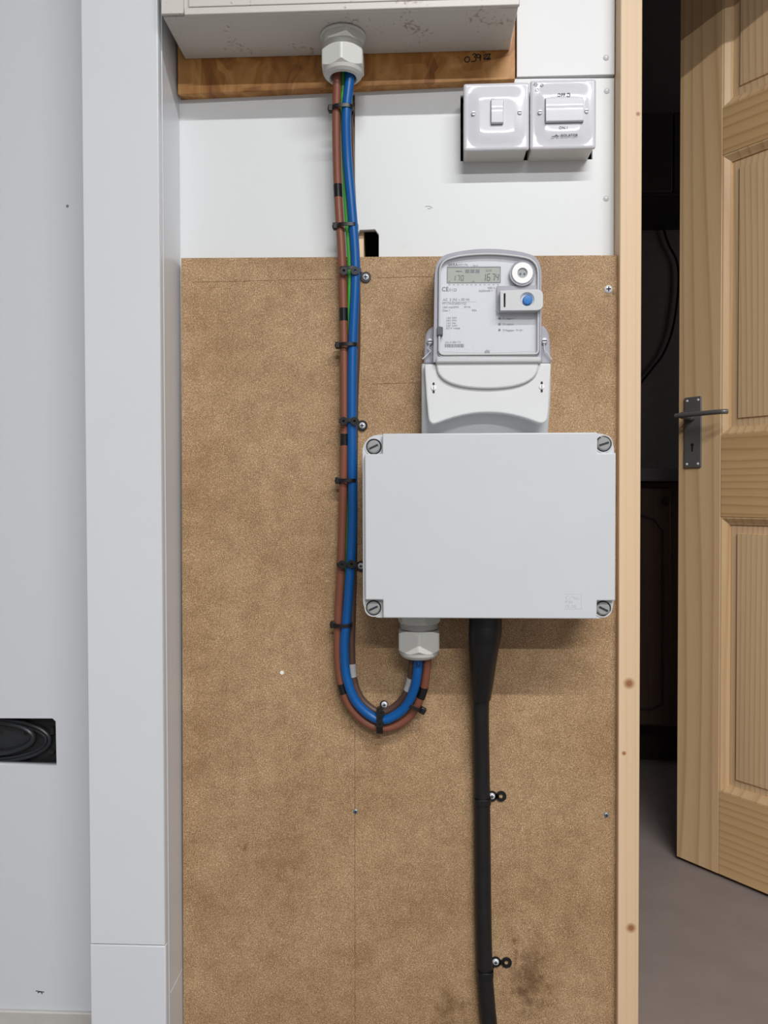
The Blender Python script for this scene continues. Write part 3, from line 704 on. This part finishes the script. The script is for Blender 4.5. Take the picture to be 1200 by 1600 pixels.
# square it up
xL = (PL[9][0]+PL[10][0])/2; xR = (PL[3][0]+PL[4][0])/2; zT = (PL[0][1]+PL[1][1])/2; zB = (PL[6][1]+PL[7][1])/2
xl1 = (PL[0][0]+PL[8][0])/2; xr1 = (PL[2][0]+PL[5][0])/2; zt1 = (PL[2][1]+PL[11][1])/2; zb1 = (PL[5][1]+PL[8][1])/2
lid = [(xl1, zT), (xr1, zT), (xr1, zt1), (xR, zt1), (xR, zb1), (xr1, zb1), (xr1, zB), (xl1, zB), (xl1, zb1), (xL, zb1), (xL, zt1), (xl1, zt1)]
ld = obj('lid', prism(lid, yl, -.126), 'box', jb, bev=.0016, seg=3)
for i, p in enumerate(W):
    o = obj('lid_screw', rev([(0, -.1318), (.0070, -.1316), (.0084, -.1305), (.0088, -.129), (.0088, -.118), (0, -.118)], (p.x, 0, p.z), 'Y', 32), 'boxscrew', jb)
    s = BX((-.0062, -.0008, -.0011), (.0062, .0006, .0011)); bmesh.ops.rotate(s, cent=(0, 0, 0), matrix=Matrix.Rotation(math.radians((-25, -18, -25, 27)[i]), 3, 'Y'), verts=s.verts)
    bmesh.ops.translate(s, vec=(p.x, -.1319, p.z), verts=s.verts); obj('slot', s, 'recess', o)
    obj('well_edge_ring', tube([Vector((x, -.1283, z)) for x, z in circ(p.x, p.z, .0112, 28)], .0009, 6, closed=True), 'box', jb).name = 'well_rim'  # raised rim round each screw well, same plastic as the box
em = strokes([[(881, 928), (908, 927.5)], [(908, 927.5), (908.5, 951)], [(881, 951), (908.5, 951)]], yl, .5, r=.0004, dy=-.0001)
em = strokes([[(886, 931), (884, 934), (887, 936), (891, 934), (895, 931), (899, 936), (903, 931)], [(883, 933), (888, 931)], [(897, 933), (905, 936)]], yl, .5, em, r=.0004, dy=-.0001)
me_ = text([('IP 56', 883, 942, 4), ('CE  DE', 883, 949, 4)], yl, em, .0004)
obj('embossed_mark', me_, 'emboss', ld, smooth=False)

# ------------------------------------------------------------------ electricity meter
mt = thing('electricity_meter', 'grey and white digital electricity meter with clear cover and small display above the grey box', 'meter', (.15, -.05, 1.0))
yf = -.088
def arc(p0, p1, p2, n=8):
    return [((1-t)**2*p0[0]+2*t*(1-t)*p1[0]+t*t*p2[0], (1-t)**2*p0[1]+2*t*(1-t)*p1[1]+t*t*p2[1]) for t in [i/n for i in range(n+1)]]
outl = [(677, 566)]+arc((679, 432), (680, 402), (700, 397), 6)+arc((712, 394), (762, 384), (815, 394), 10)+arc((826, 397), (845, 401), (846, 428), 6)+[(846, 566)]
obj('rear_case', prism(PX(outl, -.06), -.058, CF+.0003), 'smoke', mt, bev=.003)
# grey frame
inner = [(686, 549)]+arc((687, 425), (688, 409), (704, 405), 5)+arc((716, 402), (762, 395), (808, 402), 8)+arc((820, 404), (839, 408), (840, 428), 5)+arc((840, 548), (840, 554), (834, 554), 3)+arc((694, 555), (687, 555), (686, 549), 3)[:-1]
obj('frame', holed(PX(outl, -.082), [PX(inner, -.082)], -.083, -.058), 'smoke', mt, bev=.0025, smooth=False)
pr_ = PX(inner, -.08); ringp = [Vector((x, -.0845, z)) for x, z in pr_]
obj('clear_rim', tube(ringp, .0014, 8, closed=True), 'meterg', mt)
obj('rim_groove', tube([Vector((x, -.0836, z)) for x, z in PX([(763+(a_-763)*1.030, 477+(b_-477)*1.028) for a_, b_ in inner], -.0836)], .0007, 6, closed=True), 'rimline', mt)
obj('case_seam', tube([Vector((x, -.0700, z)) for x, z in [(p_[0], p_[1]) for p_ in PX(outl[1:-1], -.082)]], .0012, 6), 'rimline', mt)
lb = obj('label_plate', prism(pr_, -.0775, -.0583), 'label', mt)
yt = -.0778
obj('display_frame', prism(PX([(698.3, 416.8), (782.3, 416.6), (782.3, 442), (698.3, 442.3)], yt), yt-.0006, yt+.001), 'grey_ink', mt)
lc = obj('display', prism(PX([(699.5, 419), (781, 418.5), (781, 441), (699.5, 441.5)], yt-.0008), yt-.0010, yt), 'lcd', mt)
# seven segment digits
def seg7(bm, ch, x, y, w_, h_, yy, th=.9):
    P = {'a': ((0, 0), (1, 0)), 'b': ((1, 0), (1, .5)), 'c': ((1, .5), (1, 1)), 'd': ((0, 1), (1, 1)), 'e': ((0, .5), (0, 1)), 'f': ((0, 0), (0, .5)), 'g': ((0, .5), (1, .5))}
    for s in {'0': 'abcdef', '1': 'bc', '7': 'abc', '6': 'acdefg', '4': 'bcfg'}[ch]:
        (a0, b0), (a1, b1) = P[s]; sl = -.12
        strokes([[(x+w_*a0+(b0*h_)*sl+(.3 if a1 > a0 else 0), y+h_*b0+(.3 if b1 > b0 else 0)), (x+w_*a1+(b1*h_)*sl-(.3 if a1 > a0 else 0), y+h_*b1-(.3 if b1 > b0 else 0))]], yy, th, bm, r=th/2*.0009, dy=0)
bm = bmesh.new(); yd = yt-.0011
seg7(bm, '1', 709, 430.5, 2.6, 8, yd, 1.0); seg7(bm, '7', 715, 430.5, 3.4, 8, yd, 1.0); seg7(bm, '0', 721, 430.5, 3.4, 8, yd, 1.0)
seg7(bm, '1', 756, 428, 3, 10.5, yd, 1.25); seg7(bm, '6', 762, 428, 4.2, 10.5, yd, 1.25); seg7(bm, '7', 769, 428, 4.2, 10.5, yd, 1.25); seg7(bm, '4', 775.5, 428, 4, 10.5, yd, 1.25)
strokes([[(757.5, 438.5), (758.3, 438.5)], [(712, 424), (722, 424)], [(716, 422.8), (716, 425.2)], [(701, 440), (703.5, 440)], [(738, 440), (741, 440)]], yd, .9, bm, r=.00045, dy=0)
obj('digits', bm, 'ink', lc)
bm = bmesh.new()
for x in (727, 735, 743): prism(PX([(x, 421), (x+6.4, 421), (x+6.4, 426.5), (x, 426.5)], yd), yd-.0002, yd+.0001, bm)
obj('phase_flags', bm, 'grey_ink', lc)
obj('unit_text', text([('kW', 759, 425, 4.6)], yd), 'grey_ink', lc, smooth=False)
obj('display_header', text([('ISKRA', 699.5, 415.8, 4.2)], yt, th=.0004), 'ink', mt, smooth=False).name = 'printed_heading'
obj('printed_marks', text([('CE', 690, 455, 6.5)], yt), 'ink', mt, smooth=False)
tx = [('0123', 702, 455, 4.2), ('MT174', 716, 415.8, 3.6), ('No. 61', 739, 415.8, 2.2), ('3x230/400 V', 748, 456, 3), ('5(85) A', 762, 451, 2.6), ('AC  3 (N) ~ 50 Hz', 692, 470, 3.8), ('MT174-D2A52-V22', 691, 475.8, 3.3), ('1000 imp/kWh', 691, 481.5, 3), ('50 Hz', 725, 481, 3),
      ('Class 1', 691, 486.5, 3), ('IP54', 737, 486.5, 3), ('1.8.0  kWh', 697, 498, 2.6), ('2.8.0  kWh', 697, 502, 2.6), ('1.6.0  max', 697, 506, 2.6), ('3.8.0  kvarh', 697, 510, 2.6), ('32.7.0  voltage', 697, 514, 2.6),
      ('T1 register', 785, 499, 2.8), ('T2 register', 785, 508, 2.8), ('T3 Register  P+ Q+', 785, 517.5, 2.8), ('No. 61 800 174', 696, 536, 2.6)]
for it in tx: obj('printed_text', text([it], yt), 'light_ink', mt, smooth=False)
bm = strokes([[(691, 472), (745, 471.5)]], yt, .3, r=.0001)
for i in range(12): strokes([[(701+i*6.9, 444.6), (703.3+i*6.9, 444.6)]], yt, .8, bm, r=.00035)
obj('printed_ticks', bm, 'light_ink', mt)
bm = bmesh.new(); x = 695
random.seed(3)
while x < 725:
    ww = random.choice((.7, 1.1, 1.7)); prism(PX([(x, 537.5), (x+ww, 537.5), (x+ww, 542.5), (x, 542.5)], yt), yt-.0003, yt+.0002, bm); x += ww+random.choice((.7, 1.2))
obj('barcode', bm, 'grey_ink', mt)
for yy in (497.5, 506.5, 515.5): obj('indicator_light', rev([(0, -.0012), (.0014, -.0008), (.0017, .0002)], U(780.5, yy, yt), 'Y', 14), 'grey_ink', mt)
obj('side_latch', prism(PX([(683, 510), (692, 511), (692, 524), (683, 524)], -.086), -.088, -.076), 'grey_ink', mt, bev=.001)
# optical port and button bracket
p = U(816, 427, -.086)
obj('port_ring', rev([(.0155, 0), (.0170, -.001), (.0172, .007), (.0150, .007), (.0150, 0), (.0155, 0)], p, 'Y', 40), 'smoke', mt)
po = obj('optical_port', rev([(.0065, -.001), (.0070, -.0022), (.0138, -.0022), (.0146, -.001), (.0146, .008), (.0065, .008), (.0065, -.001)], p, 'Y', 40), 'dial', mt)
obj('port_centre', rev([(0, .0002), (.0066, .0002), (.0066, .004)], p, 'Y', 32), 'dialg', po)
for sx in (-.0026, .0030): obj('port_hole', rev([(0, -.0004), (.0014, -.0004), (.0014, .001)], (p.x+sx, p.y+.0002, p.z-.001), 'Y', 12), 'grey_ink', po)
obj('bracket_recess', prism(PX([(776, 447), (843, 446), (843, 489), (776, 489)], -.0815), -.083, -.0778), 'smoke', mt, bev=.001)
q = PX([(782, 452), (848.5, 485)], -.098)
def rr_poly(pa, pb, yv, r, n=5):
    a_, b_ = PX([pa, pb], yv); return rrect(a_[0], b_[1], b_[0], a_[1], r, n)
bkt = [(782, 454), (836, 452)]+arc((838, 452), (848.5, 452), (848.5, 462), 5)+arc((848.5, 475), (848.5, 484), (838, 484.5), 5)+[(782, 485)]
bc = U(823.5, 468, -.096)
hb = obj('button_bracket', holed(PX(bkt, -.096), [circ(bc.x, bc.z, .0098, 32), PX([(787, 458), (790, 458), (790, 480), (787, 480)], -.096)], -.096, -.083), 'meterg', mt, bev=.0008, smooth=False)
obj('button_dish', rev([(0, .004), (.0070, .0035), (.0097, .0005), (.0097, .006), (0, .006)], bc, 'Y', 32), 'meter', hb)
obj('button', rev([(0, -.0010), (.0055, -.0008), (.0064, .0004), (.0066, .005)], U(824.5, 468.5, -.096), 'Y', 32), 'button', hb)
obj('sight_slot', prism(PX([(786.5, 457.5), (790.5, 457.5), (790.5, 480.5), (786.5, 480.5)], -.094), -.0835, -.0828), 'ink', mt).name = 'slot_back'
# clear cover over the label
obj('clear_cover', prism(pr_, -.0838, -.0826), 'glass', mt)
obj('cover_screw', rev([(0, -.001), (.003, -.0008), (.0036, .0005)], U(761.5, 550.5, -.0838), 'Y', 16), 'dialg', mt)
bm = strokes([arc((692, 549), (762, 553), (836, 548), 6)], -.0838, .8); obj('cover_ridge', bm, 'meter', mt)
# bottom lip
obj('lower_lip', prism(PX([(682, 557), (846, 557), (846, 567), (680, 568)], -.086), -.088, -.058), 'meterg', mt, bev=.003)
# ears
earL = [(661.5, 569), (663, 548)]+arc((664, 530), (666, 512), (680, 509), 5)+[(684, 509), (684, 569)]
earR = [(844, 569), (844, 509)]+arc((848, 509), (858, 513), (859.5, 535), 5)+[(861.5, 569)]
for e_, c_ in ((earL, (672, 534)), (earR, (850, 533))):
    obj('side_lug', prism(PX(e_, -.065), -.066, CF+.0003), 'smoke', mt, bev=.003)
    p = U(*c_, -.067); s_ = obj('seal_screw', rev([(0, -.004), (.0032, -.0038), (.0046, -.002), (.0048, .001)], p, 'Y', 20), 'zinc', mt)
    obj('slot', BX((p.x-.0032, p.y-.0045, p.z-.0006), (p.x+.0032, p.y-.0035, p.z+.0006)), 'recess', s_)
for pts in ([(671, 538), (669, 545), (673, 548), (668, 554), (660, 561)], [(850, 537), (851, 547), (855, 551), (861, 560), (862, 562)]):
    obj('seal_wire', tube(spline([U(a_, b_, -.071) for a_, b_ in pts], 6), .0007, 6), 'zinc', mt)
# terminal cover
tc_back = PX([(660, 566), (863, 566), (860, 690), (657, 690)], -.06)
bA, bB = U(658.5, 567, -.064), U(861, 567, -.064); zq = U(760, 615, -.064).z; zr = .9045
pf = [(-.064, bA.z), (-.064, zq), (-.058, zq-.02), (-.040, zr), (CF+.0003, zr), (CF+.0003, bA.z)]
bm = bmesh.new(); La = [bm.verts.new((bA.x, y_, z_)) for y_, z_ in pf]; Lb = [bm.verts.new((bB.x, y_, z_)) for y_, z_ in pf]
for k in range(6): bm.faces.new((La[k], La[(k+1) % 6], Lb[(k+1) % 6], Lb[k]))
bm.faces.new(La); bm.faces.new(Lb[::-1]); obj('terminal_block', bm, 'meterg', mt, bev=.003, seg=3)
front = [(663, 569), (681, 569)]+[(843, 568), (861, 568)]+[(859, 600), (857, 640)]+arc((855.5, 653), (853, 663), (843, 661.5), 4)+arc((838, 660), (762, 629), (684, 661), 12)+arc((677, 663), (670, 661), (669, 652), 4)+[(666, 620)]
tcv = obj('terminal_cover', prism(PX(front, -.076), -.078, -.060), 'meter', mt, bev=.0022, seg=3)
smile = [(680.5, 565)]+arc((682, 574), (684, 607), (762, 607.5), 10)+arc((762, 607.5), (838, 607), (841, 574), 10)[1:]+[(842, 565)]
smp = PX(smile, -.082)
obj('cover_bulge', prism(smp, -.0835, -.070), 'meter', mt, bev=.0025, seg=3)
obj('bulge_groove', tube([Vector((x, -.0786, z)) for x, z in PX([(a_, b_+1) for a_, b_ in smile[1:-1]], -.079)], .0009, 6), 'meterg', mt)
for a_, b_ in ((677.5, 606), (846.5, 604.5)):
    p = U(a_, b_, -.0785); s_ = obj('keyhole_slot', prism(rrect(p.x-.0014, p.z-.0075, p.x+.0014, p.z+.0075, .0013, 3), -.0784, -.077), 'recess', mt)
    s_ = obj('terminal_screw', rev([(0, -.0012), (.0030, -.001), (.0036, -.0002), (.0036, .001)], p, 'Y', 20), 'dial', mt)
    obj('slot', BX((p.x-.0004, p.y-.0015, p.z-.0026), (p.x+.0004, p.y-.0008, p.z+.0026)), 'grey_ink', s_)

# ------------------------------------------------------------------ pine door, ajar into the dark room
dr = bpy.data.objects.new('door_1', None); S.collection.objects.link(dr); dr['kind'] = 'structure'
dr['label'] = 'open panelled pine door'
dr.location = Lp; dr.rotation_euler.z = math.atan2(dd.y, dd.x)
WD, HT, TH = .762, 1.98, .038      # local: x along width, -y towards the viewer, z up
def dpart(name, bm, m, parent=dr, **k): return obj(name, bm, m, parent, local=True, **k)
SW = .100
for x0 in (0, WD-SW): dpart('stile', BX((x0, 0, 0), (x0+SW, TH, HT)), 'pineZ', bev=.0012)
rails = [(0.0, .178), (.768, .942), (1.532, 1.632), (HT-.10, HT)]
for z0, z1 in rails: dpart('rail', BX((SW+.0004, .0003, z0), (WD-SW-.0004, TH, z1)), 'pineX', bev=.001)
mx0, mx1 = WD/2-.05, WD/2+.05
for (z0, z1) in ((.178, .768), (.942, 1.532), (1.632, HT-.10)):
    dpart('muntin', BX((mx0, .0004, z0+.0004), (mx1, TH, z1-.0004)), 'pineZ', bev=.001)
    for (x0, x1) in ((SW, mx0), (mx1, WD-SW)):
        # ovolo moulding frame, mitred
        bm = bmesh.new()
        prof = [(0, .0012), (.003, .0012), (.006, .003), (.012, .0075), (.016, .009), (.016, .016), (0, .016)]
        ring = []
        for (o_, yy) in prof: ring.append([bm.verts.new(v) for v in ((x0+o_, yy, z0+o_), (x1-o_, yy, z0+o_), (x1-o_, yy, z1-o_), (x0+o_, yy, z1-o_))])
        for a_, b_ in zip(ring, ring[1:]+ring[:1]):
            for k in range(4): bm.faces.new((a_[k], a_[(k+1) % 4], b_[(k+1) % 4], b_[k]))
        dpart('moulding', bm, 'pineZ', ang=20)
        # raised and fielded panel
        bm = bmesh.new(); prof = [(.006, .0135), (.034, .0100), (.0345, .0070), (.040, .0062)]; ring = []
        for (o_, yy) in prof: ring.append([bm.verts.new(v) for v in ((x0+o_, yy, z0+o_), (x1-o_, yy, z0+o_), (x1-o_, yy, z1-o_), (x0+o_, yy, z1-o_))])
        for a_, b_ in zip(ring, ring[1:]):
            for k in range(4): bm.faces.new((a_[k], a_[(k+1) % 4], b_[(k+1) % 4], b_[k]))
        bm.faces.new(ring[-1]); back = [bm.verts.new((v.co.x, .028, v.co.z)) for v in ring[0]]
        for k in range(4): bm.faces.new((ring[0][k], ring[0][(k+1) % 4], back[(k+1) % 4], back[k]))
        bm.faces.new(back); dpart('panel', bm, 'pineZ2', ang=15)
# handle
hx0, hx1, hz0, hz1 = .0165, .057, .875, 1.030
hp = dpart('door_handle', prism(rrect(hx0, hz0, hx1, hz1, .003), -.0045, .0004), 'handle', bev=.001)
hz = .987; hxc = (hx0+hx1)/2
dpart('boss', rev([(.009, 0), (.009, -.012), (.0075, -.013), (.0075, -.040), (0, -.041)], (hxc, -.0045, hz), 'Y', 24), 'handle', hp)
bm = tube(spline([Vector(p) for p in ((hxc-.016, -.043, hz+.0005), (hxc, -.044, hz), (hxc+.03, -.046, hz), (hxc+.07, -.046, hz), (hxc+.092, -.043, hz), (hxc+.098, -.035, hz))], 5), .0052, 14)
dpart('lever', bm, 'handle', hp)
for a_ in (hx0+.007, hx1-.007):
    for b_ in (hz0+.008, hz1-.008):
        dpart('screw', rev([(0, -.0016), (.002, -.0014), (.0029, -.0004), (.003, .0006)], (a_, -.0045, b_), 'Y', 14), 'zinc', hp)
bm = rev([(0, -.0006), (.0034, -.0006), (.0034, .0004)], (hxc, -.0045, .925), 'Y', 16); box(bm, (hxc-.0018, -.0051, .9105), (hxc+.0018, -.0043, .925)); dpart('keyhole', bm, 'dark', hp)
# ------------------------------------------------------------------ dark kitchen
cabn = thing('base_cabinet', 'dark wooden base cabinet with an arched panel door and knob in the unlit room', 'cabinet', (.5, 1.25, 0))
kx0, kx1, ky = .25, .80, 1.205
obj('carcass', BX((kx0, ky+.02, .12), (1.30, 1.83, .862)), 'kcab', cabn)
obj('plinth', BX((kx0, ky+.07, 0), (1.30, 1.80, .1195)), 'kdark', cabn)
dk = obj('door', BX((kx0, ky, .13), (U(1048, 900, ky).x, ky+.0195, .845)), 'kcab', cabn, bev=.003)
xr_ = U(1036, 900, ky).x; zz = U(1036, 828, ky).z; zlow = U(1036, 1100, ky).z
pth = [(xr_, zlow), (xr_, zz), (xr_-.01, zz+.008), (xr_-.025, zz+.030), (xr_-.06, zz+.042), (xr_-.12, zz+.042), (xr_-.32, zz+.042), (xr_-.35, zz), (xr_-.35, zlow), (xr_-.32, zlow-.015), (xr_-.03, zlow-.015)]
obj('raised_panel_edge', tube([Vector((a_, ky-.0005, b_)) for a_, b_ in pth], .004, 8, closed=True), 'kdark', dk).name = 'panel_moulding'
p = U(1040, 783, ky-.02); obj('knob', rev([(0, -.012), (.010, -.010), (.013, -.002), (.007, .006), (.006, .022)], p, 'Y', 20), 'kdark', dk)
wt = obj('worktop', BX((kx0-.05, ky-.03, .865), (1.33, 1.845, .903)), 'ktop', bev=.004)
tag(wt, 'grey worktop on the dark base cabinet behind the pine door', 'worktop')
wc = thing('wall_cabinet', 'black wall cabinet above the worktop in the unlit room', 'cabinet', (.8, 1.6, 1.7))
z0_ = U(1030, 305, 1.5).z; z1_ = U(1030, 178, 1.5).z
obj('carcass', BX((.3, 1.50, z0_), (1.4, 1.845, z1_)), 'kdark', wc, bev=.003)
obj('door', BX((.3, 1.482, z0_+.004), (.85, 1.4995, z1_-.004)), 'kdark', wc, bev=.003)
obj('door', BX((.854, 1.482, z0_+.004), (1.4, 1.4995, z1_-.004)), 'kdark', wc, bev=.003)
P = [(1032, 306), (1036, 350), (1044, 380), (1058, 410), (1060, 450), (1052, 510), (1038, 550), (1020, 575), (1000, 600)]
kc = obj('thin_cable', tube(spline([U(a_, b_, 1.835) for a_, b_ in P], 6), .0045, 8), 'dark')
tag(kc, 'thin black cable hanging in a curve on the wall of the unlit room', 'cable')
